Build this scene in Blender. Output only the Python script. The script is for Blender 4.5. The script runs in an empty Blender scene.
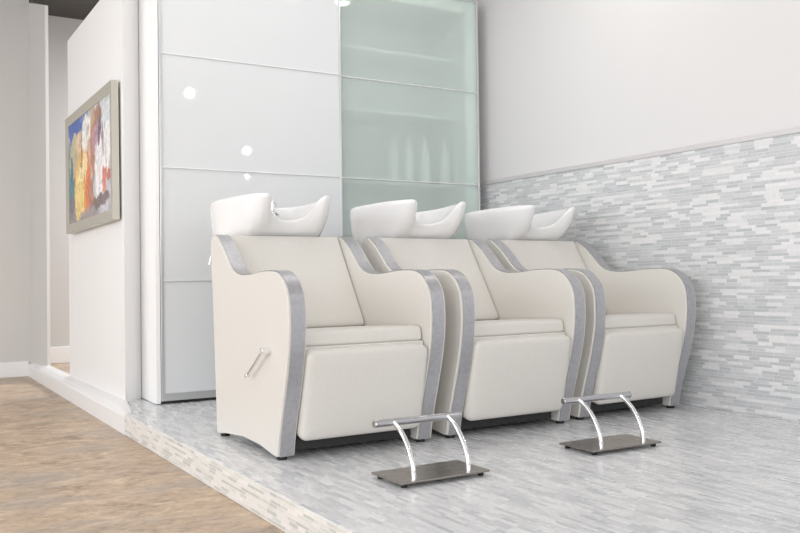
import bpy, bmesh, math, random
from mathutils import Vector, Matrix
random.seed(7)
S = bpy.context.scene
C = S.collection
PI = math.pi

# ------------------------------------------------------------------ materials
def mat(name):
    m = bpy.data.materials.new(name); m.use_nodes = True
    nt = m.node_tree
    return m, nt, nt.nodes['Principled BSDF']

def plain(name, col, rough=.5, metal=0., **kw):
    m, nt, b = mat(name)
    b.inputs['Base Color'].default_value = (*col, 1)
    b.inputs['Roughness'].default_value = rough
    b.inputs['Metallic'].default_value = metal
    for k, v in kw.items():
        b.inputs[k.replace('_', ' ')].default_value = v
    return m

def N(nt, t, **kw):
    n = nt.nodes.new(t)
    for k, v in kw.items(): setattr(n, k, v)
    return n

def math_node(nt, op, a, b=None, c=None):
    n = N(nt, 'ShaderNodeMath', operation=op)
    for i, v in enumerate((a, b, c)):
        if v is None: continue
        if isinstance(v, (int, float)): n.inputs[i].default_value = v
        else: nt.links.new(v, n.inputs[i])
    return n.outputs[0]

def paint(name, col, rough=.6, amt=.03):
    m, nt, b = mat(name)
    tc = N(nt, 'ShaderNodeTexCoord'); nz = N(nt, 'ShaderNodeTexNoise')
    nz.inputs['Scale'].default_value = 90; nz.inputs['Detail'].default_value = 3
    nt.links.new(tc.outputs['Object'], nz.inputs['Vector'])
    bp = N(nt, 'ShaderNodeBump'); bp.inputs['Strength'].default_value = amt; bp.inputs['Distance'].default_value = .002
    nt.links.new(nz.outputs['Fac'], bp.inputs['Height']); nt.links.new(bp.outputs[0], b.inputs['Normal'])
    b.inputs['Base Color'].default_value = (*col, 1); b.inputs['Roughness'].default_value = rough
    return m

def mosaic(name, u, v, cols, grout, rowh=.0165, length=.085, rough=(.12, .4), seed=0.):
    """strip mosaic: rows of unequal height, strips of random length, several tile colours"""
    m, nt, b = mat(name)
    g = N(nt, 'ShaderNodeTexCoord'); sp = N(nt, 'ShaderNodeSeparateXYZ')
    nt.links.new(g.outputs['Object'], sp.inputs[0])
    U, V = sp.outputs[u], sp.outputs[v]
    def vor(w, feat, rnd):
        n = N(nt, 'ShaderNodeTexVoronoi', voronoi_dimensions='1D', feature=feat)
        n.inputs['Scale'].default_value = 1.0; n.inputs['Randomness'].default_value = rnd
        nt.links.new(w, n.inputs['W']); return n
    vw = math_node(nt, 'ADD', math_node(nt, 'DIVIDE', V, rowh), seed + 200.)
    rc = vor(vw, 'F1', .45); re = vor(vw, 'DISTANCE_TO_EDGE', .45)
    rs = N(nt, 'ShaderNodeSeparateColor'); nt.links.new(rc.outputs['Color'], rs.inputs[0])
    off = math_node(nt, 'MULTIPLY', rs.outputs[0], 971.3)
    uw = math_node(nt, 'ADD', math_node(nt, 'DIVIDE', U, length), off)
    cc = vor(uw, 'F1', .9); ce = vor(uw, 'DISTANCE_TO_EDGE', .9)
    cs = N(nt, 'ShaderNodeSeparateColor'); nt.links.new(cc.outputs['Color'], cs.inputs[0])
    # re-randomise so neighbouring rows differ
    key = math_node(nt, 'FRACT', math_node(nt, 'ADD', math_node(nt, 'MULTIPLY', cs.outputs[1], 7.31), math_node(nt, 'MULTIPLY', rs.outputs[1], 3.7)))
    ramp = N(nt, 'ShaderNodeValToRGB'); cr = ramp.color_ramp; cr.interpolation = 'CONSTANT'
    for i, (p, c) in enumerate(cols):
        e = cr.elements[i] if i < 2 else cr.elements.new(p)
        e.position = p; e.color = (*c, 1)
    nt.links.new(key, ramp.inputs[0])
    gu = math_node(nt, 'LESS_THAN', ce.outputs['Distance'], .0012 / length)
    gv = math_node(nt, 'LESS_THAN', re.outputs['Distance'], .0011 / rowh)
    gm = math_node(nt, 'MAXIMUM', gu, gv)
    # faint stone mottling
    nz = N(nt, 'ShaderNodeTexNoise'); nz.inputs['Scale'].default_value = 60
    nt.links.new(g.outputs['Object'], nz.inputs['Vector'])
    hv = N(nt, 'ShaderNodeMix', data_type='RGBA', blend_type='MULTIPLY')
    hv.inputs['Factor'].default_value = .18
    nt.links.new(ramp.outputs[0], hv.inputs['A']); nt.links.new(nz.outputs['Fac'], hv.inputs['B'])
    mx = N(nt, 'ShaderNodeMix', data_type='RGBA')
    nt.links.new(gm, mx.inputs['Factor']); nt.links.new(hv.outputs['Result'], mx.inputs['A'])
    mx.inputs['B'].default_value = (*grout, 1)
    nt.links.new(mx.outputs['Result'], b.inputs['Base Color'])
    rr = N(nt, 'ShaderNodeMapRange'); rr.inputs['To Min'].default_value = rough[0]; rr.inputs['To Max'].default_value = rough[1]
    nt.links.new(cs.outputs[2], rr.inputs['Value']); nt.links.new(rr.outputs[0], b.inputs['Roughness'])
    bp = N(nt, 'ShaderNodeBump', invert=True); bp.inputs['Strength'].default_value = .35; bp.inputs['Distance'].default_value = .0015
    nt.links.new(gm, bp.inputs['Height']); nt.links.new(bp.outputs[0], b.inputs['Normal'])
    return m

TILE = [(0., (.615, .63, .65)), (.28, (.79, .79, .80)), (.44, (.56, .575, .595)), (.60, (.66, .67, .685)),
        (.74, (.82, .82, .825)), (.88, (.53, .555, .575))]
FTILE = [(0., (.79, .80, .815)), (.30, (.67, .685, .71)), (.5, (.60, .62, .65)), (.66, (.72, .73, .75)),
         (.82, (.84, .85, .86)), (.93, (.56, .585, .615))]
RTILE = [(0., (.80, .79, .765)), (.36, (.67, .675, .65)), (.5, (.58, .595, .57)), (.64, (.73, .73, .705)),
         (.8, (.85, .84, .81)), (.93, (.55, .565, .545))]
M = {}
M['wall'] = paint('white wall paint', (.80, .795, .795))
M['wall_right'] = paint('darker white wall paint', (.695, .688, .692))  # a darker white than the partition paint
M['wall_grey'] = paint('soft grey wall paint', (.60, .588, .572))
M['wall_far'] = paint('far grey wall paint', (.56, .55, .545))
M['trim'] = paint('white trim gloss', (.82, .815, .82), .35, .01)
M['ceil'] = paint('ceiling white', (.60, .60, .60))
M['ceil_dark'] = paint('ceiling charcoal', (.055, .052, .05))
M['wtile'] = mosaic('wall strip mosaic', 'Y', 'Z', TILE, (.70, .70, .70), .0155, .085)
M['ftile'] = mosaic('floor strip mosaic', 'Y', 'X', FTILE, (.66, .67, .68), .0165, .085, (.16, .34), 31.)
M['rtile'] = mosaic('riser strip mosaic', 'Y', 'Z', RTILE, (.76, .75, .73), .0125, .075, (.3, .5), 57.)
M['edge'] = plain('brushed trim strip', (.62, .60, .61), .4, .2)
M['alu'] = plain('satin aluminium', (.66, .67, .68), .32, .85)
M['alu_light'] = plain('light anodised aluminium', (.80, .81, .82), .35, .5)
M['cabwhite'] = plain('white laminate', (.86, .86, .86), .35)
M['whiteglass'] = plain('white lacquered glass', (.69, .71, .725), .03, 0, IOR=1.5)
M['chrome'] = plain('chrome', (.86, .87, .88), .06, 1.)
M['satin'] = plain('satin steel tube', (.50, .50, .52), .22, 1.)
M['black'] = plain('black rubber', (.012, .012, .012), .6)
M['under'] = plain('dark underframe', (.03, .03, .03), .7)
M['ceramic'] = plain('white glazed ceramic', (.79, .79, .795), .16, 0, Coat_Weight=.3, Coat_Roughness=.05)
M['bottle'] = plain('white bottle plastic', (.85, .85, .84), .35)
M['frame'] = plain('champagne silver frame', (.52, .50, .435), .38, .55)
M['shaded_plinth'] = plain('dark plinth', (.03, .03, .03), .6)  # black stands in for the shadow line beneath the cabinet

def leather():
    m, nt, b = mat('cream vinyl')
    tc = N(nt, 'ShaderNodeTexCoord')
    mp = N(nt, 'ShaderNodeMapping'); mp.inputs['Scale'].default_value = (1, 1, 1)
    nt.links.new(tc.outputs['Object'], mp.inputs[0])
    n1 = N(nt, 'ShaderNodeTexNoise'); n1.inputs['Scale'].default_value = 150; n1.inputs['Detail'].default_value = 4
    n2 = N(nt, 'ShaderNodeTexVoronoi'); n2.inputs['Scale'].default_value = 320
    nt.links.new(mp.outputs[0], n1.inputs['Vector']); nt.links.new(mp.outputs[0], n2.inputs['Vector'])
    r = N(nt, 'ShaderNodeValToRGB'); r.color_ramp.elements[0].position = .3; r.color_ramp.elements[1].position = .7
    r.color_ramp.elements[0].color = (.64, .62, .583, 1); r.color_ramp.elements[1].color = (.68, .66, .624, 1)
    nt.links.new(n1.outputs['Fac'], r.inputs[0]); nt.links.new(r.outputs[0], b.inputs['Base Color'])
    bp = N(nt, 'ShaderNodeBump'); bp.inputs['Strength'].default_value = .12; bp.inputs['Distance'].default_value = .001
    nt.links.new(n2.outputs['Distance'], bp.inputs['Height']); nt.links.new(bp.outputs[0], b.inputs['Normal'])
    b.inputs['Roughness'].default_value = .42
    b.inputs['Sheen Weight'].default_value = .1
    return m
M['cream'] = leather()

def silver():
    m, nt, b = mat('silver grey vinyl')
    tc = N(nt, 'ShaderNodeTexCoord')
    n1 = N(nt, 'ShaderNodeTexNoise'); n1.inputs['Scale'].default_value = 60; n1.inputs['Detail'].default_value = 5
    nt.links.new(tc.outputs['Object'], n1.inputs['Vector'])
    r = N(nt, 'ShaderNodeValToRGB'); r.color_ramp.elements[0].position = .3; r.color_ramp.elements[1].position = .7
    r.color_ramp.elements[0].color = (.40, .40, .42, 1); r.color_ramp.elements[1].color = (.48, .48, .505, 1)
    nt.links.new(n1.outputs['Fac'], r.inputs[0]); nt.links.new(r.outputs[0], b.inputs['Base Color'])
    b.inputs['Roughness'].default_value = .36; b.inputs['Metallic'].default_value = .6
    return m
M['silver'] = silver()

def green_glass():
    m, nt, b = mat('green tinted milky glass')
    b.inputs['Base Color'].default_value = (.82, .885, .86, 1); b.inputs['Roughness'].default_value = .03
    t = N(nt, 'ShaderNodeBsdfTransparent'); t.inputs[0].default_value = (.945, .98, .967, 1)
    tr = N(nt, 'ShaderNodeBsdfTranslucent'); tr.inputs[0].default_value = (.92, .97, .95, 1)
    m1 = N(nt, 'ShaderNodeMixShader'); m1.inputs[0].default_value = .18
    nt.links.new(t.outputs[0], m1.inputs[1]); nt.links.new(tr.outputs[0], m1.inputs[2])
    mx = N(nt, 'ShaderNodeMixShader'); mx.inputs[0].default_value = .74
    nt.links.new(b.outputs[0], mx.inputs[1]); nt.links.new(m1.outputs[0], mx.inputs[2])
    nt.links.new(mx.outputs[0], nt.nodes['Material Output'].inputs['Surface'])
    return m
M['greenglass'] = green_glass()

def vinyl_floor():
    m, nt, b = mat('tan vinyl plank floor')
    tc = N(nt, 'ShaderNodeTexCoord')
    def noise(sc, det, rough, sx, sy, dist=0.):
        mp = N(nt, 'ShaderNodeMapping'); mp.inputs['Scale'].default_value = (sx, sy, 1)
        nt.links.new(tc.outputs['Object'], mp.inputs[0])
        n = N(nt, 'ShaderNodeTexNoise'); n.inputs['Scale'].default_value = sc; n.inputs['Detail'].default_value = det
        n.inputs['Roughness'].default_value = rough; n.inputs['Distortion'].default_value = dist
        nt.links.new(mp.outputs[0], n.inputs['Vector']); return n.outputs['Fac']
    a = noise(6, 6, .66, 1.0, 1.35, .8); c = noise(26, 6, .75, .75, 1.4, .8); d = noise(2.2, 3, .5, 1, 1.4)
    r = N(nt, 'ShaderNodeValToRGB'); cr = r.color_ramp
    cr.elements[0].position = .40; cr.elements[0].color = (.30, .21, .14, 1)
    cr.elements[1].position = .61; cr.elements[1].color = (.68, .53, .39, 1)
    e = cr.elements.new(.46); e.color = (.44, .325, .23, 1)
    e = cr.elements.new(.54); e.color = (.55, .42, .30, 1)
    s = math_node(nt, 'ADD', math_node(nt, 'MULTIPLY', a, .5), math_node(nt, 'MULTIPLY', c, .5))
    nt.links.new(s, r.inputs[0])
    g = N(nt, 'ShaderNodeMix', data_type='RGBA'); g.inputs['B'].default_value = (.36, .33, .31, 1)
    gr = N(nt, 'ShaderNodeMapRange'); gr.inputs['From Min'].default_value = .5; gr.inputs['From Max'].default_value = .72; gr.inputs['To Max'].default_value = .6
    nt.links.new(d, gr.inputs['Value']); nt.links.new(gr.outputs[0], g.inputs['Factor'])
    nt.links.new(r.outputs[0], g.inputs['A']); nt.links.new(g.outputs['Result'], b.inputs['Base Color'])
    b.inputs['Roughness'].default_value = .42
    bp = N(nt, 'ShaderNodeBump'); bp.inputs['Strength'].default_value = .1; bp.inputs['Distance'].default_value = .001
    nt.links.new(c, bp.inputs['Height']); nt.links.new(bp.outputs[0], b.inputs['Normal'])
    return m
M['wood'] = vinyl_floor()

def steel_plate():
    m, nt, b = mat('brushed bronze steel')
    tc = N(nt, 'ShaderNodeTexCoord'); mp = N(nt, 'ShaderNodeMapping'); mp.inputs['Scale'].default_value = (2, 220, 1)
    nt.links.new(tc.outputs['Object'], mp.inputs[0])
    n = N(nt, 'ShaderNodeTexNoise'); n.inputs['Scale'].default_value = 3; nt.links.new(mp.outputs[0], n.inputs['Vector'])
    rr = N(nt, 'ShaderNodeMapRange'); rr.inputs['To Min'].default_value = .2; rr.inputs['To Max'].default_value = .36
    nt.links.new(n.outputs['Fac'], rr.inputs['Value']); nt.links.new(rr.outputs[0], b.inputs['Roughness'])
    b.inputs['Base Color'].default_value = (.33, .305, .28, 1); b.inputs['Metallic'].default_value = 1
    return m
M['plate'] = steel_plate()

def emit(name, col, s):
    m, nt, b = mat(name)
    b.inputs['Base Color'].default_value = (1, 1, 1, 1)
    b.inputs['Emission Color'].default_value = (*col, 1); b.inputs['Emission Strength'].default_value = s
    return m
M['bulb'] = emit('lit bulb', (1, .97, .92), 60)

def artwork(w, h):
    """abstract canvas: soft coloured brush patches. object space: X along the canvas 0..w, Z up 0..h"""
    m, nt, b = mat('abstract painting')
    tc = N(nt, 'ShaderNodeTexCoord')
    nz = N(nt, 'ShaderNodeTexNoise'); nz.inputs['Scale'].default_value = 7; nz.inputs['Detail'].default_value = 7; nz.inputs['Roughness'].default_value = .68
    nt.links.new(tc.outputs['Object'], nz.inputs['Vector'])
    sb = N(nt, 'ShaderNodeVectorMath', operation='SUBTRACT'); sb.inputs[1].default_value = (.5, .5, .5)
    nt.links.new(nz.outputs['Color'], sb.inputs[0])
    sc = N(nt, 'ShaderNodeVectorMath', operation='SCALE'); sc.inputs['Scale'].default_value = .19
    nt.links.new(sb.outputs[0], sc.inputs[0])
    ad = N(nt, 'ShaderNodeVectorMath', operation='ADD')
    nt.links.new(tc.outputs['Object'], ad.inputs[0]); nt.links.new(sc.outputs[0], ad.inputs[1])
    sp = N(nt, 'ShaderNodeSeparateXYZ'); nt.links.new(ad.outputs[0], sp.inputs[0])
    # base of angular patches
    v = N(nt, 'ShaderNodeTexVoronoi'); v.inputs['Scale'].default_value = 5.5
    nt.links.new(ad.outputs[0], v.inputs['Vector'])
    s2 = N(nt, 'ShaderNodeSeparateColor'); nt.links.new(v.outputs['Color'], s2.inputs[0])
    r = N(nt, 'ShaderNodeValToRGB'); cr = r.color_ramp; cr.interpolation = 'CONSTANT'
    cols = [(.50, .54, .58), (.62, .52, .48), (.36, .32, .33), (.66, .63, .62), (.45, .30, .22), (.30, .38, .46)]
    for i, c in enumerate(cols):
        e = cr.elements[i] if i < 2 else cr.elements.new(i / 6)
        e.position = i / 6; e.color = (*c, 1)
    nt.links.new(s2.outputs[0], r.inputs[0])
    cur = r.outputs[0]
    def blob(cur, cx, cz, rx, rz, col, op=.95):
        dx = math_node(nt, 'DIVIDE', math_node(nt, 'SUBTRACT', sp.outputs['X'], cx * w), rx * w)
        dz = math_node(nt, 'DIVIDE', math_node(nt, 'SUBTRACT', sp.outputs['Z'], cz * h), rz * h)
        d = math_node(nt, 'SQRT', math_node(nt, 'ADD', math_node(nt, 'MULTIPLY', dx, dx), math_node(nt, 'MULTIPLY', dz, dz)))
        mr = N(nt, 'ShaderNodeMapRange'); mr.inputs['From Min'].default_value = 1.08; mr.inputs['From Max'].default_value = .88
        mr.inputs['To Max'].default_value = op
        nt.links.new(d, mr.inputs['Value'])
        mx = N(nt, 'ShaderNodeMix', data_type='RGBA'); nt.links.new(mr.outputs[0], mx.inputs['Factor'])
        nt.links.new(cur, mx.inputs['A']); mx.inputs['B'].default_value = (*col, 1)
        return mx.outputs['Result']
    for a in [(.22, .90, .20, .16, (.05, .12, .42)), (.42, .95, .10, .10, (.20, .24, .50)), (.85, .9, .25, .2, (.62, .66, .70)),
              (.06, .42, .14, .30, (.10, .24, .28)), (.16, .62, .10, .16, (.55, .50, .33)), (.10, .14, .16, .16, (.20, .19, .22)),
              (.5, .08, .5, .14, (.34, .29, .30)), (.9, .12, .2, .2, (.55, .55, .60)),
              (.30, .72, .07, .10, (.78, .58, .40)), (.47, .70, .13, .20, (.86, .84, .80)), (.60, .62, .05, .28, (.50, .24, .14)),
              (.36, .40, .16, .26, (.80, .50, .14)), (.30, .28, .12, .20, (.86, .66, .25)), (.48, .38, .08, .24, (.74, .20, .08)),
              (.43, .50, .05, .12, (.90, .74, .40)), (.70, .82, .08, .10, (.34, .18, .12)), (.68, .66, .07, .12, (.48, .28, .36)),
              (.78, .46, .14, .24, (.84, .83, .84)), (.90, .60, .07, .16, (.85, .84, .84)), (.70, .34, .05, .12, (.80, .76, .78)),
              (.83, .32, .04, .10, (.68, .22, .16)), (.75, .18, .20, .05, (.20, .15, .15)), (.92, .34, .05, .06, (.50, .14, .12)),
              (.36, .62, .02, .16, (.42, .22, .12)), (.53, .60, .03, .10, (.62, .42, .30)), (.62, .86, .04, .08, (.60, .38, .24)),
              (.74, .70, .03, .10, (.16, .12, .16)), (.80, .62, .02, .14, (.40, .30, .38)), (.42, .30, .02, .16, (.70, .34, .08)),
              (.33, .46, .03, .10, (.92, .80, .52)), (.56, .26, .05, .10, (.44, .20, .12)), (.20, .78, .05, .05, (.60, .52, .30)),
              (.13, .52, .03, .10, (.06, .16, .22)), (.86, .50, .02, .10, (.62, .56, .58)), (.50, .78, .03, .05, (.55, .50, .48))]:
        cur = blob(cur, *a)
    wv = N(nt, 'ShaderNodeTexNoise'); wv.inputs['Scale'].default_value = 16; wv.inputs['Detail'].default_value = 5; wv.inputs['Distortion'].default_value = 1.2
    nt.links.new(tc.outputs['Object'], wv.inputs['Vector'])
    wr = N(nt, 'ShaderNodeMapRange'); wr.inputs['From Min'].default_value = .35; wr.inputs['From Max'].default_value = .65; wr.inputs['To Min'].default_value = .72; wr.inputs['To Max'].default_value = 1.12
    nt.links.new(wv.outputs['Fac'], wr.inputs['Value'])
    st = N(nt, 'ShaderNodeMix', data_type='RGBA', blend_type='MULTIPLY'); st.inputs['Factor'].default_value = 1
    nt.links.new(cur, st.inputs['A']); nt.links.new(wr.outputs[0], st.inputs['B']); cur = st.outputs['Result']
    nt.links.new(cur, b.inputs['Base Color']); b.inputs['Roughness'].default_value = .45
    return m

# ------------------------------------------------------------------ mesh helpers
def link(name, me, m, parent=None, smooth=True, ang=40):
    o = bpy.data.objects.new(name, me); C.objects.link(o)
    if m: me.materials.append(m)
    if smooth:
        for p in me.polygons: p.use_smooth = True
        me.set_sharp_from_angle(angle=math.radians(ang))
    if parent: o.parent = parent
    return o

def obj(name, bm, m, parent=None, smooth=True, ang=40):
    bmesh.ops.recalc_face_normals(bm, faces=bm.faces)
    me = bpy.data.meshes.new(name); bm.to_mesh(me); bm.free()
    return link(name, me, m, parent, smooth, ang)

def bevel(o, w, seg=3, ang=30):
    md = o.modifiers.new('bevel', 'BEVEL'); md.width = w; md.segments = seg
    md.limit_method = 'ANGLE'; md.angle_limit = math.radians(ang)
    md.harden_normals = False
    for p in o.data.polygons: p.use_smooth = True
    o.data.set_sharp_from_angle(angle=math.radians(180))
    wn = o.modifiers.new('wn', 'WEIGHTED_NORMAL'); wn.keep_sharp = False
    return o

def add_box(bm, a, b):
    x0, y0, z0 = a; x1, y1, z1 = b
    v = [bm.verts.new(p) for p in [(x0,y0,z0),(x1,y0,z0),(x1,y1,z0),(x0,y1,z0),(x0,y0,z1),(x1,y0,z1),(x1,y1,z1),(x0,y1,z1)]]
    for f in ((0,3,2,1),(4,5,6,7),(0,1,5,4),(1,2,6,5),(2,3,7,6),(3,0,4,7)): bm.faces.new([v[i] for i in f])

def box(name, a, b, m, parent=None, bw=0):
    bm = bmesh.new(); add_box(bm, a, b)
    o = obj(name, bm, m, parent, smooth=False)
    if bw: bevel(o, bw)
    return o

def add_tube(bm, pts, r, n=16, cap=True):
    pts = [Vector(p) for p in pts]; rings = []
    rs = r if isinstance(r, (list, tuple)) else [r] * len(pts)
    t0 = (pts[1] - pts[0]).normalized()
    nrm = t0.orthogonal().normalized()
    for i, p in enumerate(pts):
        t = (pts[min(i + 1, len(pts) - 1)] - pts[max(i - 1, 0)]).normalized()
        nrm = (nrm - t * nrm.dot(t)).normalized(); bn = t.cross(nrm)
        rings.append([bm.verts.new(p + rs[i] * (math.cos(2*PI*k/n) * nrm + math.sin(2*PI*k/n) * bn)) for k in range(n)])
    for a, b in zip(rings, rings[1:]):
        for k in range(n): bm.faces.new((a[k], a[(k+1) % n], b[(k+1) % n], b[k]))
    if cap:
        bm.faces.new(rings[0][::-1]); bm.faces.new(rings[-1])

def add_lathe(bm, prof, c=(0, 0, 0), n=24):
    rings = []
    for r, z in prof:
        if r < 1e-6: rings.append([bm.verts.new((c[0], c[1], c[2] + z))])
        else: rings.append([bm.verts.new((c[0] + r*math.cos(2*PI*k/n), c[1] + r*math.sin(2*PI*k/n), c[2] + z)) for k in range(n)])
    for a, b in zip(rings, rings[1:]):
        for k in range(n):
            k2 = (k + 1) % n
            if len(a) == 1 and len(b) == 1: continue
            if len(a) == 1: bm.faces.new((a[0], b[k2], b[k]))
            elif len(b) == 1: bm.faces.new((a[k], a[k2], b[0]))
            else: bm.faces.new((a[k], a[k2], b[k2], b[k]))
    for rg, fl in ((rings[0], True), (rings[-1], False)):
        if len(rg) > 1: bm.faces.new(rg[::-1] if fl else rg)

def catmull(pts, n=6, closed=False):
    out = []; L = len(pts)
    P = [Vector(p) for p in pts]
    for i in range(L if closed else L - 1):
        if closed: p0, p1, p2, p3 = P[i-1], P[i], P[(i+1) % L], P[(i+2) % L]
        else: p0, p1, p2, p3 = P[max(i-1, 0)], P[i], P[i+1], P[min(i+2, L-1)]
        for k in range(n):
            t = k / n
            out.append(.5 * ((2*p1) + (p2-p0)*t + (2*p0-5*p1+4*p2-p3)*t*t + (3*p1-p0-3*p2+p3)*t**3))
    if not closed: out.append(P[-1])
    return out

def prism_x(name, prof, x0, x1, m, parent, bw=0, seg=3, ang=30):
    """extrude a (y,z) profile along X"""
    bm = bmesh.new()
    a = [bm.verts.new((x0, y, z)) for y, z in prof]; b = [bm.verts.new((x1, y, z)) for y, z in prof]
    bm.faces.new(a); bm.faces.new(b[::-1]); L = len(prof)
    for i in range(L): bm.faces.new((a[i], b[i], b[(i+1) % L], a[(i+1) % L]))
    o = obj(name, bm, m, parent, smooth=False)
    if bw: bevel(o, bw, seg, ang)
    return o

def round_prof(pts, r, n=5):
    """round every corner of a closed (y,z) polygon; pts may carry an own radius"""
    out = []; L = len(pts)
    for i in range(L):
        p = Vector(pts[i][:2]); a = Vector(pts[i-1][:2]); b = Vector(pts[(i+1) % L][:2])
        rr = pts[i][2] if len(pts[i]) > 2 else r
        if rr <= 0: out.append(p); continue
        u = (a - p).normalized(); v = (b - p).normalized()
        ang = u.angle(v); d = min(rr / math.tan(ang/2), .48*(a-p).length, .48*(b-p).length)
        s, e = p + u*d, p + v*d
        for k in range(n + 1):
            t = k / n; out.append((1-t)**2*s + 2*t*(1-t)*p + t*t*e)
    return [(q.x, q.y) for q in out]

def empty(name, loc=(0, 0, 0), rz=0):
    o = bpy.data.objects.new(name, None); C.objects.link(o)
    o.location = loc; o.rotation_euler = (0, 0, rz); o.empty_display_size = .1
    return o

def tag(o, label=None, cat=None, group=None, kind=None):
    for k, v in (('label', label), ('category', cat), ('group', group), ('kind', kind)):
        if v: o[k] = v
    return o

def struct(o): o['kind'] = 'structure'; return o

def copy_tree(o, parent=None):
    c = o.copy(); C.objects.link(c)
    if parent: c.parent = parent
    for ch in list(o.children): copy_tree(ch, c)
    return c

# ------------------------------------------------------------------ setting
LOW = -.11           # wood floor level; the tiled platform is z = 0
XS, XW = 1.07, 3.585 # riser plane, right wall plane
YC = 4.74            # cabinet front
WX = 1.17            # partition wall face
bm = bmesh.new(); add_box(bm, (-4, -3, LOW-.1), (6, 10, LOW)); struct(obj('floor', bm, M['wood'], smooth=False))
# platform: riser material on the left face, floor tile on top
bm = bmesh.new(); add_box(bm, (XS, -3, LOW), (XW, 4.535, 0)); add_box(bm, (1.19, 4.535, LOW), (XW, 5.6, 0))
tri = [(1.082, 4.535), (1.19, 4.535), (1.19, 4.955)]
lo = [bm.verts.new((x, y, LOW)) for x, y in tri]; hi = [bm.verts.new((x, y, 0)) for x, y in tri]
bm.faces.new(lo[::-1]); bm.faces.new(hi)
for i in range(3): bm.faces.new((lo[i], lo[(i+1) % 3], hi[(i+1) % 3], hi[i]))
pf = struct(obj('platform', bm, M['ftile'], smooth=False)); pf.data.materials.append(M['rtile'])
for p in pf.data.polygons:
    if abs(p.normal.x) > .5: p.material_index = 1
bevel(pf, .004, 2)
# right wall: painted body, tiled dado, trim
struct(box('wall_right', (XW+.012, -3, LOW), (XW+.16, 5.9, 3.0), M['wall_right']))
struct(box('trim_1', (XW-.006, -3, 1.312), (XW+.012, 5.9, 1.340), M['edge'], bw=.004))
struct(box('wall_tile_dado', (XW, -3, 0), (XW+.012, 5.9, 1.312), M['wtile']))
# partition with the picture, its low base board and the opening behind it
def prism_z(name, plan, z0, ztops, m):
    bm = bmesh.new()
    lo = [bm.verts.new((x, y, z0)) for x, y in plan]; hi = [bm.verts.new((x, y, z)) for (x, y), z in zip(plan, ztops)]
    bm.faces.new(lo[::-1]); bm.faces.new(hi); L = len(plan)
    for i in range(L): bm.faces.new((lo[i], lo[(i+1) % L], hi[(i+1) % L], hi[i]))
    return obj(name, bm, m, smooth=False)
WA, WB = Vector((1.168, 4.925)), Vector((1.143, 6.43))
struct(prism_z('wall_partition', [tuple(WA), (1.286, 5.045), (1.286, 6.43), tuple(WB)], 0, [2.41, 2.41, 2.385, 2.385], M['wall']))
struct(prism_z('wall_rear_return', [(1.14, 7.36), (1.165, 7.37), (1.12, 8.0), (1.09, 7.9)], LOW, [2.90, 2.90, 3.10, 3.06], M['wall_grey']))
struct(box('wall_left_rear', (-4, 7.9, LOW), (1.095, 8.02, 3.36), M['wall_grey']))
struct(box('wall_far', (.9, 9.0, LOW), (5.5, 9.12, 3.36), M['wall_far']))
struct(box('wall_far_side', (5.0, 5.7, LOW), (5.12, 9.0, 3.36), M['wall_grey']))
struct(box('wall_back', (1.285, 5.7, LOW), (5.0, 5.82, 3.0), M['wall']))
bp = [(1.07, LOW), (1.07, -.02), (1.076, -.010), (1.082, -.004), (1.092, 0), (1.10, .008), (1.12, .014), (1.21, .018), (1.21, LOW)]
bm = bmesh.new()
a = [bm.verts.new((min(x, 1.07 + (x - 1.07)*.25), 4.535, min(z, .002))) for x, z in bp]
b = [bm.verts.new((min(x, 1.18), 4.96, z)) for x, z in bp]; c = [bm.verts.new((min(x, 1.15), 7.9, z)) for x, z in bp]
bm.faces.new(a); bm.faces.new(c[::-1])
for p, q in ((a, b), (b, c)):
    for i in range(len(bp)): bm.faces.new((p[i], q[i], q[(i+1) % len(bp)], p[(i+1) % len(bp)]))
struct(obj('baseboard_partition', bm, M['trim'], smooth=False))
struct(box('baseboard_rear', (-4, 7.88, LOW), (1.072, 7.9, .02), M['trim'], bw=.004))
struct(box('baseboard_far', (.9, 8.975, LOW), (5.0, 9.0, .05), M['trim'], bw=.006))
# ceilings
struct(box('ceiling', (-4, -3, 2.93), (XW+.16, 6.2, 3.05), M['ceil']))
struct(box('ceiling_rear', (-4, 6.2, 3.30), (5.2, 9.12, 3.42), M['ceil_dark']))
# front and left walls with big shop windows (behind / beside the camera)
bm = bmesh.new()
for s in (((-4, -3.12, LOW), (XW+.16, -3, .25)), ((-4, -3.12, 2.75), (XW+.16, -3, 3.05)),
          ((-4, -3.12, .25), (-3.7, -3, 2.75)), ((-.2, -3.12, .25), (.0, -3, 2.75)), ((XW-.1, -3.12, .25), (XW+.16, -3, 2.75))):
    add_box(bm, *s)
struct(obj('wall_front', bm, M['wall'], smooth=False))
bm = bmesh.new()
for s in (((-4.12, -3.12, LOW), (-4, 8.02, .25)), ((-4.12, -3.12, 2.75), (-4, 8.02, 3.42)),
          ((-4.12, -3.12, .25), (-4, -2.4, 2.75)), ((-4.12, .9, .25), (-4, 1.1, 2.75)), ((-4.12, 4.3, .25), (-4, 4.5, 2.75)), ((-4.12, 7.2, .25), (-4, 8.02, 2.75))):
    add_box(bm, *s)
struct(obj('wall_left', bm, M['wall'], smooth=False))

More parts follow.
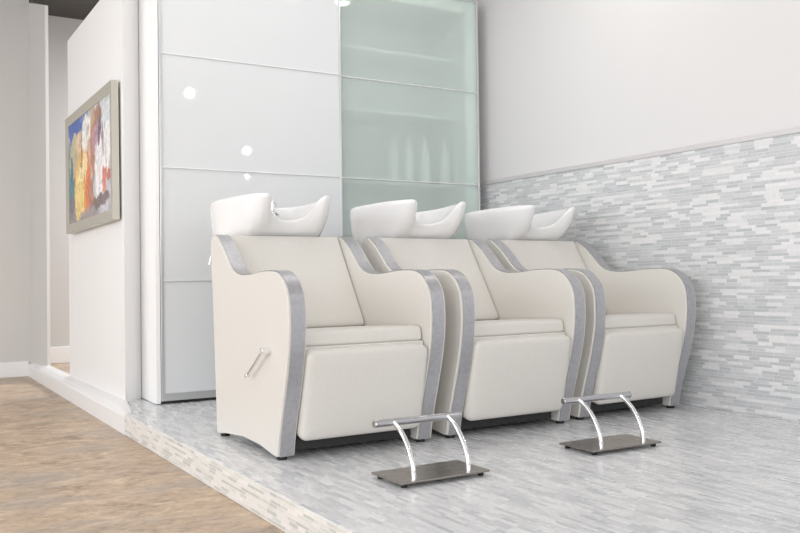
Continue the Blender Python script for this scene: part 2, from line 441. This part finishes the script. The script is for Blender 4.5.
# ------------------------------------------------------------------ backwash chair
W, T = .688, .0726
Y0 = 3.014
PATH = [(3.700,.868),(3.672,.872),(3.648,.866),(3.628,.846),(3.596,.834),(3.540,.788),(3.486,.738),(3.436,.709),(3.362,.6945),(3.253,.695),(3.142,.703),
        (3.037,.706),(2.951,.702),(2.892,.684),(2.856,.654),(2.832,.619),(2.822,.583),(2.819,.548),(2.8185,.494),(2.8275,.414),(2.851,.315),(2.886,.201),(2.924,.090),(2.943,.014)]
def back(y):                      # the front of the arm sits a little deeper than the rear
    return y + 0.066 * max(0., min(1., (3.30 - y) / .40))
PATH = [(back(y) - Y0, z) for y, z in PATH]
sm = catmull([(y, z, 0) for y, z in PATH if (y, z) != PATH[3]], 5)
sm = [(p.x, p.y) for p in sm]

def make_chair():
    root = empty('backwash_chair')
    def side(x0, sign):
        prof = list(sm)
        # bottom edge bowed a little, then the rear edge up
        prof += [(3.030-Y0, .014), (3.17-Y0, .034), (3.35-Y0, .040), (3.55-Y0, .024), (3.60-Y0, .016), (3.652-Y0, .014), (3.692-Y0, .589), (3.71-Y0, .765), (3.712-Y0, .84)]
        p = prism_x('side_panel', prof, x0, x0 + T, M['cream'], root, .011, 4, 40)
        # silver edge strip following the outline
        bm = bmesh.new(); rings = []
        cs = [(.010, -.004), (.0115, .0015), (.018, .005), (.027, .0075), (.038, .0085), (T-.023, .0075), (T-.015, .005), (T-.0085, .0015), (T-.007, -.004)]
        if sign > 0: cs = [(T - x, n) for x, n in cs][::-1]
        for i, (y, z) in enumerate(sm):
            a = Vector(sm[max(i-1, 0)]); b = Vector(sm[min(i+1, len(sm)-1)])
            t = (b - a).normalized(); nrm = Vector((t.y, -t.x))      # travelling rear -> front over the top: outward
            if i < 3 and nrm.y < 0: nrm = -nrm
            rings.append([bm.verts.new((x0 + x, y + nrm.x*n_*-1, z + nrm.y*n_*-1)) for x, n_ in cs])
        for a, b in zip(rings, rings[1:]):
            for k in range(len(cs) - 1): bm.faces.new((a[k], a[k+1], b[k+1], b[k]))
            bm.faces.new((a[-1], a[0], b[0], b[-1]))
        bm.faces.new(rings[0]); bm.faces.new(rings[-1][::-1])
        tag(obj('edge_trim', bm, M['silver'], p, ang=60), 'silver grey vinyl edge strip')
        for y in (3.008 - Y0, 3.615 - Y0):
            bm = bmesh.new(); add_lathe(bm, [(.018, 0), (.02, .003), (.02, .014), (.012, .02)], (x0 + T/2 - .008, y + .012, 0), 16)
            tag(obj('foot', bm, M['black'], p), 'small black floor glide')
        return p
    left = side(0, -1); side(W - T, 1)
    xa, xb = T + .004, W - T - .004
    # leg rest pad
    p0, p1 = Vector((0, 2.884 - Y0, .406)), Vector((0, 2.954 - Y0, .064))
    dn = (p1 - p0).normalized(); ln = (p1 - p0).length; out = Vector((0, dn.z, -dn.y))
    def rrect(ins, rad, k=7):
        x0, x1, s0, s1 = xa - .001 + ins, xb + .001 - ins, ins, ln - ins
        r = max(rad - ins, .004); pts = []
        for cx, cs, a0 in ((x1 - r, s1 - r, 0), (x0 + r, s1 - r, 90), (x0 + r, s0 + r, 180), (x1 - r, s0 + r, 270)):
            for j in range(k + 1):
                a = math.radians(a0 + 90*j/k); pts.append((cx + r*math.cos(a), cs + r*math.sin(a)))
        return pts
    bm = bmesh.new(); rings = []
    for ins, dep in ((.006, -.062), (0, -.056), (0, -.026), (.0012, -.017), (.005, -.009), (.011, -.004), (.020, -.001), (.034, .0008), (.07, .003), (.11, .004)):
        rings.append([bm.verts.new(Vector((x, 0, 0)) + p0 + dn*s_ + out*dep) for x, s_ in rrect(ins, .034)])
    for a, b in zip(rings, rings[1:]):
        for k in range(len(a)): bm.faces.new((a[k], a[(k+1) % len(a)], b[(k+1) % len(a)], b[k]))
    bm.faces.new(rings[0]); bm.faces.new(rings[-1])
    obj('leg_rest', bm, M['cream'], root, ang=70)
    # rail under the seat
    prism_x('seat_rail', round_prof([(2.935-Y0, .396), (2.935-Y0, .4225), (3.45-Y0, .4225), (3.45-Y0, .396)], .006), xa, xb, M['cream'], root, .004)
    # seat cushion
    sc = round_prof([(2.944-Y0, .421, .016), (2.948-Y0, .482, .034), (3.20-Y0, .474, .05), (3.50-Y0, .458, .01), (3.50-Y0, .421, .01)], .02, 6)
    prism_x('seat_cushion', sc, xa, xb, M['cream'], root, .012, 4, 50)
    # backrest: leaning pad with a rolled lower edge
    br = round_prof([(3.402-Y0, .458, .026), (3.670-Y0, .874, .014), (3.706-Y0, .874, .014), (3.70-Y0, .80, .02), (3.51-Y0, .462, .02)], .02, 6)
    prism_x('backrest', br, xa - .002, xb + .002, M['cream'], root, .010, 4, 50)
    # rear cover and dark underside block
    prism_x('back_panel', [(3.615-Y0, .06), (3.645-Y0, .06), (3.694-Y0, .80), (3.66-Y0, .80)], xa, xb, M['cream'], root, .004)
    box('underside_block', (xa + .004, 3.035-Y0, .022), (xb - .004, 3.60-Y0, .385), M['under'], root, .004)  # solid dark block, lowered to keep light out from under the chair
    # recline lever on the left side
    bm = bmesh.new()
    kx = -.026
    add_tube(bm, [(kx, 3.222-Y0, .300), (kx, 3.064-Y0, .406)], .0065, 12)
    lv = obj('recline_lever', bm, M['chrome'], left)
    bm = bmesh.new()
    add_tube(bm, [(.004, 3.064-Y0, .406), (-.034, 3.064-Y0, .406)], [.014, .014], 20)
    o = obj('pivot_cap', bm, M['chrome'], left); bevel(o, .002, 2)
    bm = bmesh.new(); add_tube(bm, [(-.018, 3.222-Y0, .300), (-.036, 3.222-Y0, .300)], [.0085, .0085], 16)
    o = obj('lever_knob', bm, M['chrome'], left); bevel(o, .002, 2)
    # ---- basin
    oy = 3.535 - Y0; ox = W/2
    half = [ # x, y, z of the rim and angle on the foot ellipse
        (0, .120, .940, -90), (.045, .112, .945, -83), (.078, .092, .962, -76), (.098, .064, .993, -71), (.109, .036, 1.024, -67),
        (.121, .010, 1.043, -62), (.142, -.004, 1.049, -57), (.172, .012, 1.050, -52), (.200, .070, 1.050, -44), (.228, .185, 1.048, -24),
        (.248, .320, 1.044, -2), (.250, .440, 1.040, 20), (.212, .540, 1.036, 46), (.118, .592, 1.034, 70)]
    full = [half[0]] + half[1:] + [(0, .603, 1.034, 90)] + [(-x, y, z, 180 - a) for x, y, z, a in half[:0:-1]]
    rim = catmull([p[:3] for p in full], 3, True)
    angs = []
    L = len(full)
    for i in range(L):
        a0 = full[i][3]; a1 = full[(i+1) % L][3]
        if a1 < a0: a1 += 360
        for k in range(3): angs.append(math.radians(a0 + (a1 - a0)*k/3))
    cen = Vector((0, .36, 0))
    def ell(a, rx, ry, cy, z): return Vector((rx*math.cos(a), cy + ry*math.sin(a), z))
    def bez(p, q, r, t): return (1-t)**2*p + 2*t*(1-t)*q + t*t*r
    bm = bmesh.new(); rings = []
    n = len(rim); inn = []
    for i in range(n):
        a, b = rim[i-1], rim[(i+1) % n]
        tg = (b - a).normalized(); nr = Vector((-tg.y, tg.x, 0)).normalized()
        ad_ = math.degrees(angs[i]) % 360
        tip = math.exp(-((ad_ - 303) / 11)**2) + math.exp(-((ad_ - 237) / 11)**2)
        inn.append(rim[i] + nr * (.028 + .010 * tip))
    Q = [ell(a_, .248, .265, .365, .872) for a_ in angs]
    for q in Q: q.y = max(q.y, .176)
    B = [ell(a_, .13, .11, .385, .68) for a_ in angs]
    for t in (1, .75, .5, .25): rings.append([bez(Q[i], Q[i].lerp(B[i], .35) + Vector((0, 0, -.04)), B[i], t) for i in range(n)])
    for t in (1, .85, .7, .55, .4, .25, .1, 0):
        rings.append([bez(rim[i], rim[i].lerp(Q[i], .2) + Vector((0, 0, -(rim[i].z - Q[i].z)*.55)), Q[i], t) for i in range(n)])
    rings.append([rim[i].lerp(inn[i], .28) + Vector((0, 0, .007)) for i in range(n)])
    rings.append([rim[i].lerp(inn[i], .72) + Vector((0, 0, .007)) for i in range(n)])
    for t in (0, .06, .16, .3, .46, .64, .82, 1):
        rings.append([bez(inn[i], ell(angs[i], .215, .185, .385, .86), ell(angs[i], .035, .035, .40, .815), t) for i in range(n)])
    V = [[bm.verts.new(p + Vector((ox, oy, 0))) for p in r] for r in rings]
    for a, b in zip(V, V[1:]):
        for k in range(n): bm.faces.new((a[k], a[(k+1) % n], b[(k+1) % n], b[k]))
    bm.faces.new(V[0][::-1]); bm.faces.new(V[-1])
    bs = obj('basin', bm, M['ceramic'], root, ang=80); tag(bs, 'white glazed shampoo bowl with a neck notch')
    sd = bs.modifiers.new('sub', 'SUBSURF'); sd.levels = 1; sd.render_levels = 1
    bm = bmesh.new(); add_lathe(bm, [(.028, .812), (.03, .82), (.022, .823), (0, .821)], (ox, oy + .40, 0), 20)
    obj('drain', bm, M['chrome'], bs)
    # mixer tap at the back of the bowl
    bm = bmesh.new()
    tx, ty = ox + .084, oy + .50
    add_lathe(bm, [(.024, .90), (.024, .985), (.02, .992), (.02, 1.005), (.025, 1.008), (.025, 1.04), (.016, 1.05), (0, 1.052)], (tx, ty, .018), 24)
    add_tube(bm, catmull([(tx, ty, .995), (tx, ty - .05, 1.003), (tx, ty - .085, .985)], 5), .010, 12)
    add_tube(bm, [(tx, ty, 1.064), (tx + .006, ty - .035, 1.072)], [.007, .005], 10)
    obj('mixer_tap', bm, M['chrome'], bs)
    # tilt lever behind the shoulder of the left panel
    bm = bmesh.new()
    add_tube(bm, catmull([(.05, 3.735-Y0, .775), (.018, 3.736-Y0, .768), (.008, 3.735-Y0, .755)], 4), .005, 10)
    add_tube(bm, [(.010, 3.735-Y0, .785), (.004, 3.735-Y0, .745)], [.004, .007], 12)
    obj('tilt_lever', bm, M['chrome'], bs)
    # pedestal that carries the bowl
    bm = bmesh.new()
    add_box(bm, (ox - .16, 3.715-Y0, 0), (ox + .16, 4.02-Y0, .70))
    o = obj('pedestal', bm, M['ceramic'], root, smooth=False); bevel(o, .02, 3)
    box('bracket', (.03, 3.70-Y0, .755), (W-.03, 3.745-Y0, .79), M['under'], root, .004)
    return root

G = 'cream backwash chairs in a row on the platform'
chair = make_chair()
spots = [(1.2606, 3.014, 'cream backwash chair with white basin nearest the wood floor, chrome lever on its open side'),
         (2.027, 3.0255, 'cream backwash chair with white basin in the middle, between two like it'),
         (2.788, 3.055, 'cream backwash chair with white basin beside the tiled right wall')]
for i, (x, y, l) in enumerate(spots):
    o = chair if i == 0 else copy_tree(chair)
    o.location = (x, y, 0); o.rotation_euler = (0, 0, .008)
    tag(o, l, 'chair', G)

# ------------------------------------------------------------------ footrests
def make_footrest():
    root = empty('footrest')
    p = box('base_plate', (-.176, -.098, .014), (.176, .098, .021), M['plate'], root, .0015)
    for sx in (-1, 1):
        for sy in (-1, 1):
            bm = bmesh.new(); add_lathe(bm, [(.009, 0), (.011, .003), (.011, .0145)], (sx*.152, sy*.076, 0), 14)
            tag(obj('foot_pad', bm, M['black'], p), 'black rubber pad')
    for sx in (-1, 1):
        arc = catmull([(sx*.109, -.068, .020), (sx*.109, -.060, .070), (sx*.109, -.030, .125), (sx*.109, .012, .164), (sx*.109, .056, .186)], 6)
        bm = bmesh.new(); add_tube(bm, arc, .0085, 16)
        obj('leg', bm, M['chrome'], root)
    bm = bmesh.new(); add_tube(bm, [(-.176, .062, .187), (.160, .062, .187)], .0125, 24)
    br = obj('foot_bar', bm, M['satin'], root)
    for sx, ex in ((-1, -.176), (1, .160)):
        bm = bmesh.new(); add_tube(bm, [(ex - sx*.001, .062, .187), (ex + sx*.005, .062, .187), (ex + sx*.008, .062, .187)], [.0135, .0135, .011], 24)
        obj('end_cap', bm, M['satin'], br)
    return root
f = make_footrest()
for i, (x, y, rz, l) in enumerate([(1.593, 2.465, .0, 'chrome footrest on a bronze steel plate in front of the first two chairs'),
                                   (2.454, 2.497, -.028, 'chrome footrest on a bronze steel plate farther right, in front of the last two chairs')]):
    o = f if i == 0 else copy_tree(f)
    o.location = (x, y, 0); o.rotation_euler = (0, 0, rz)
    tag(o, l, 'footrest', 'footrests in front of the chairs')

# ------------------------------------------------------------------ glass fronted cabinet
cab = tag(empty('sliding_door_cabinet', (1.30, YC, 0)), 'tall white cabinet with white and green glass sliding doors behind the chairs', 'cabinet')
def cb(name, a, b, m, parent=cab, bw=.002):
    return box(name, tuple(Vector(a) - Vector((1.30, YC, 0))), tuple(Vector(b) - Vector((1.30, YC, 0))), m, parent, bw)
XL, XM, XR, ZT = 1.289, 2.432, 3.502, 2.56
cb('side_panel', (XL, YC, .004), (XL+.026, 5.42, ZT), M['cabwhite'])
cb('side_panel', (XR-.100, YC+.036, .004), (XR-.004, 5.30, ZT), M['cabwhite'])
cb('top_panel', (XL+.026, YC+.036, ZT-.095), (XR-.100, 5.30, ZT), M['cabwhite'])
cb('back_panel', (XL+.026, 5.28, .03), (XR-.100, 5.30, ZT-.095), M['cabwhite'])
cb('divider', (XM-.011, YC+.06, .06), (XM+.011, 5.28, ZT-.095), M['cabwhite'])
cb('shaded_plinth', (XL+.03, YC+.02, 0), (XR-.03, 5.26, .03), M['shaded_plinth'])
cb('bottom_panel', (XL+.026, YC+.045, .03), (XR-.100, 5.28, .055), M['cabwhite'])
for z in (.62, .98, 1.31, 1.775, 2.175):
    cb('shelf', (XM+.011, YC+.14, z-.022), (XR-.100, 5.28, z), M['cabwhite'])
def door(x0, x1, y, glass, lab):
    d = cb('sliding_door', (x0+.010, y+.004, .045), (x1-.010, y+.012, ZT-.006), glass, bw=0); tag(d, lab)
    bm = bmesh.new()
    def bx(a, b): add_box(bm, tuple(Vector(a) - Vector((1.30, YC, 0))), tuple(Vector(b) - Vector((1.30, YC, 0))))
    bx((x0, y-.004, .018), (x0+.014, y+.016, ZT)); bx((x1-.012, y-.004, .018), (x1, y+.016, ZT))
    bx((x0+.014, y-.004, .018), (x1-.012, y+.016, .060)); bx((x0+.014, y-.002, ZT-.012), (x1-.012, y+.016, ZT))
    o = obj('door_frame', bm, M['alu'], d, smooth=False); bevel(o, .0015, 2)
    for z in (.676, 1.302, 1.932):
        r = cb('glazing_bar', (x0+.014, y-.003, z-.003), (x1-.012, y+.014, z+.003), M['alu_light'], None, .001)
        r.parent = d
    return d
door(XL+.0275, XM+.006, YC-.006, M['whiteglass'], 'white lacquered glass sliding door')
door(XM-.002, XR, YC+.016, M['greenglass'], 'pale green translucent glass sliding door')
# bottles standing in the cabinet
def make_bottle():
    r = empty('pump_bottle')
    bm = bmesh.new(); add_lathe(bm, [(.030, 0), (.034, .004), (.034, .175), (.031, .20), (.020, .222), (.013, .228), (.013, .235)], n=28)
    obj('body', bm, M['bottle'], r)
    bm = bmesh.new(); add_lathe(bm, [(.015, .233), (.015, .252), (.006, .255), (.006, .275), (.011, .277), (.011, .288), (0, .289)], n=18)
    add_tube(bm, [(0, 0, .283), (0, -.028, .283), (0, -.04, .277)], .0045, 10)
    obj('pump', bm, M['bottle'], r)
    return r
b0 = make_bottle()
bl = ['pale bottle behind the green glass, first from the left of four', 'pale bottle behind the green glass, second from the left of four',
      'pale bottle behind the green glass, third from the left of four', 'pale bottle behind the green glass, last on the right of four']
for i, (x, y) in enumerate([(2.925, 4.93), (3.042, 4.93), (3.17, 4.93), (3.335, 4.93)]):
    o = b0 if i == 0 else copy_tree(b0)
    o.location = (x, y, 1.31); o.scale = (1.05, 1.05, 1.08)
    tag(o, bl[i], 'bottle', 'bottles inside the glass cabinet')

# ------------------------------------------------------------------ picture
PZ0, PZ1 = 1.007, 1.792
wd = (WB - WA).normalized(); wn_ = Vector((-wd.y, wd.x)); pp = WA + wd*1.322 + wn_*.013
pic = tag(empty('framed_painting', (pp.x, pp.y, PZ0), math.atan2(-wd.y, -wd.x)), 'colourful abstract painting in a champagne frame on the white partition', 'painting')
pic.rotation_euler.y = -.014
w, h, fw, fd = 1.322 - .040, PZ1 - PZ0, .060, .040
bm = bmesh.new()
# mitred frame, local x along the wall towards the camera, y into the wall (+), face at y=-fd
def quad(*p): bm.faces.new([bm.verts.new(q) for q in p])
o_ = [(0, 0), (w, 0), (w, h), (0, h)]; i_ = [(fw, fw), (w-fw, fw), (w-fw, h-fw), (fw, h-fw)]
for k in range(4):
    a, b, c, d = o_[k], o_[(k+1) % 4], i_[(k+1) % 4], i_[k]
    quad((a[0], -fd, a[1]), (b[0], -fd, b[1]), (c[0], -fd+.006, c[1]), (d[0], -fd+.006, d[1]))
    quad((a[0], 0, a[1]), (b[0], 0, b[1]), (b[0], -fd, b[1]), (a[0], -fd, a[1]))
    quad((d[0], -fd+.006, d[1]), (c[0], -fd+.006, c[1]), (c[0], 0, c[1]), (d[0], 0, d[1]))
    quad((a[0], 0, a[1]), (d[0], 0, d[1]), (c[0], 0, c[1]), (b[0], 0, b[1]))
bmesh.ops.remove_doubles(bm, verts=bm.verts, dist=1e-5)
obj('frame', bm, M['frame'], pic, smooth=False)
cv = box('canvas', (fw-.004, -.030, fw-.004), (w-fw+.004, -.020, h-fw+.004), artwork(w, h), pic)
for x in (.2, w-.24):
    box('hanging_batten', (x, 0, .1), (x+.04, .013, h-.1), M['under'], pic)

# ------------------------------------------------------------------ lamps of the room (seen as reflections in the glass)
def pendant(x, y, bulbs, label):
    r = tag(empty('pendant_lamp', (x, y, 2.93)), label, 'lamp', 'pendant lamps in the room')
    bm = bmesh.new(); add_lathe(bm, [(0, -.03), (.05, -.028), (.055, 0)], n=24); obj('ceiling_rose', bm, M['chrome'], r)
    zl = min(b[0] for b in bulbs) - 2.93
    bm = bmesh.new(); add_tube(bm, [(0, 0, -.01), (0, 0, zl + .05)], .003, 8); obj('cord', bm, M['black'], r)
    for z, rad in bulbs:
        bm = bmesh.new(); bmesh.ops.create_uvsphere(bm, u_segments=24, v_segments=14, radius=rad)
        bmesh.ops.translate(bm, verts=bm.verts, vec=(0, 0, z - 2.93))
        obj('bulb', bm, M['bulb'], r)
        bm = bmesh.new(); add_lathe(bm, [(.018, rad*.9), (.02, rad*.95), (.02, rad + .04), (.01, rad + .05)], (0, 0, z - 2.93), 16)
        obj('socket', bm, M['chrome'], r)
pendant(2.72, .82, [(2.60, .045)], 'single globe pendant lamp mirrored high in the white glass door')
pendant(3.28, .95, [(2.03, .036), (1.76, .02)], 'two globe pendant lamp mirrored lower in the white glass door')
r = tag(empty('recessed_downlight', (3.235, 3.27, 2.93)), 'round recessed downlight mirrored at the top of the glass doors', 'lamp')
bm = bmesh.new(); add_lathe(bm, [(.075, -.004), (.085, -.006), (.09, 0)], n=32); obj('trim_ring', bm, M['alu_light'], r)
bm = bmesh.new(); add_lathe(bm, [(.07, -.006), (.072, -.003)], n=32); obj('lamp_disc', bm, M['bulb'], r)

# ------------------------------------------------------------------ daylight and added fills
def area(name, loc, rot, sx, sy, e, col=(1, 1, 1)):
    l = bpy.data.lights.new(name, 'AREA'); l.shape = 'RECTANGLE'; l.size = sx; l.size_y = sy; l.energy = e; l.color = col
    o = bpy.data.objects.new(name, l); C.objects.link(o); o.location = loc; o.rotation_euler = rot
    return o
area('daylight_front', (-1.0, -3.3, 1.55), (PI/2, 0, 0), 5.6, 2.5, 140, (1, .985, .97))          # faces +Y
area('daylight_left', (-4.3, 2.4, 1.55), (PI/2, 0, -PI/2), 9.6, 2.5, 225, (.97, .985, 1))     # faces +X
area('fill_rear_room', (3.6, 7.3, 3.2), (0, 0, 0), 1.6, 1.6, 150)  # added overhead fill that brightens the room behind the opening
area('overhead_fill_platform', (1.7, 3.75, 2.91), (0, 0, 0), 2.4, 1.3, 15, (1, .985, .965))  # added fill without a fixture, lifts the tiled floor and seat tops
area('overhead_fill_walkway', (-.9, 3.6, 2.91), (0, 0, 0), 2.0, 2.4, 22, (1, .985, .965))  # added fill without a fixture, brightens the wood floor
w_ = bpy.data.worlds.new('World'); S.world = w_; w_.use_nodes = True
bg = w_.node_tree.nodes['Background']; bg.inputs[0].default_value = (.93, .96, 1, 1); bg.inputs[1].default_value = 1.0

# ------------------------------------------------------------------ camera
f_px, yaw, pitch, roll, H = 865.064, math.radians(31.0153), math.radians(.8239), math.radians(-.7323), .67068
fw_ = Vector((math.sin(yaw)*math.cos(pitch), math.cos(yaw)*math.cos(pitch), math.sin(pitch)))
r0 = Vector((math.cos(yaw), -math.sin(yaw), 0)); u0 = r0.cross(fw_)
rt = r0*math.cos(roll) + u0*math.sin(roll); up = -r0*math.sin(roll) + u0*math.cos(roll)
cd = bpy.data.cameras.new('camera'); cam = bpy.data.objects.new('camera', cd); C.objects.link(cam)
mw = Matrix((rt, up, -fw_)).transposed().to_4x4(); mw.translation = (0, 0, H)
cam.matrix_world = mw
cd.sensor_width = 36; cd.lens = f_px / 800 * 36; cd.clip_start = .05
S.camera = cam
vs = S.view_settings; vs.view_transform = 'Standard'; vs.look = 'None'; vs.gamma = 1; vs.use_curve_mapping = False
vs.exposure = 0.0
S.cycles.max_bounces = 12; S.cycles.diffuse_bounces = 6; S.cycles.use_denoising = True
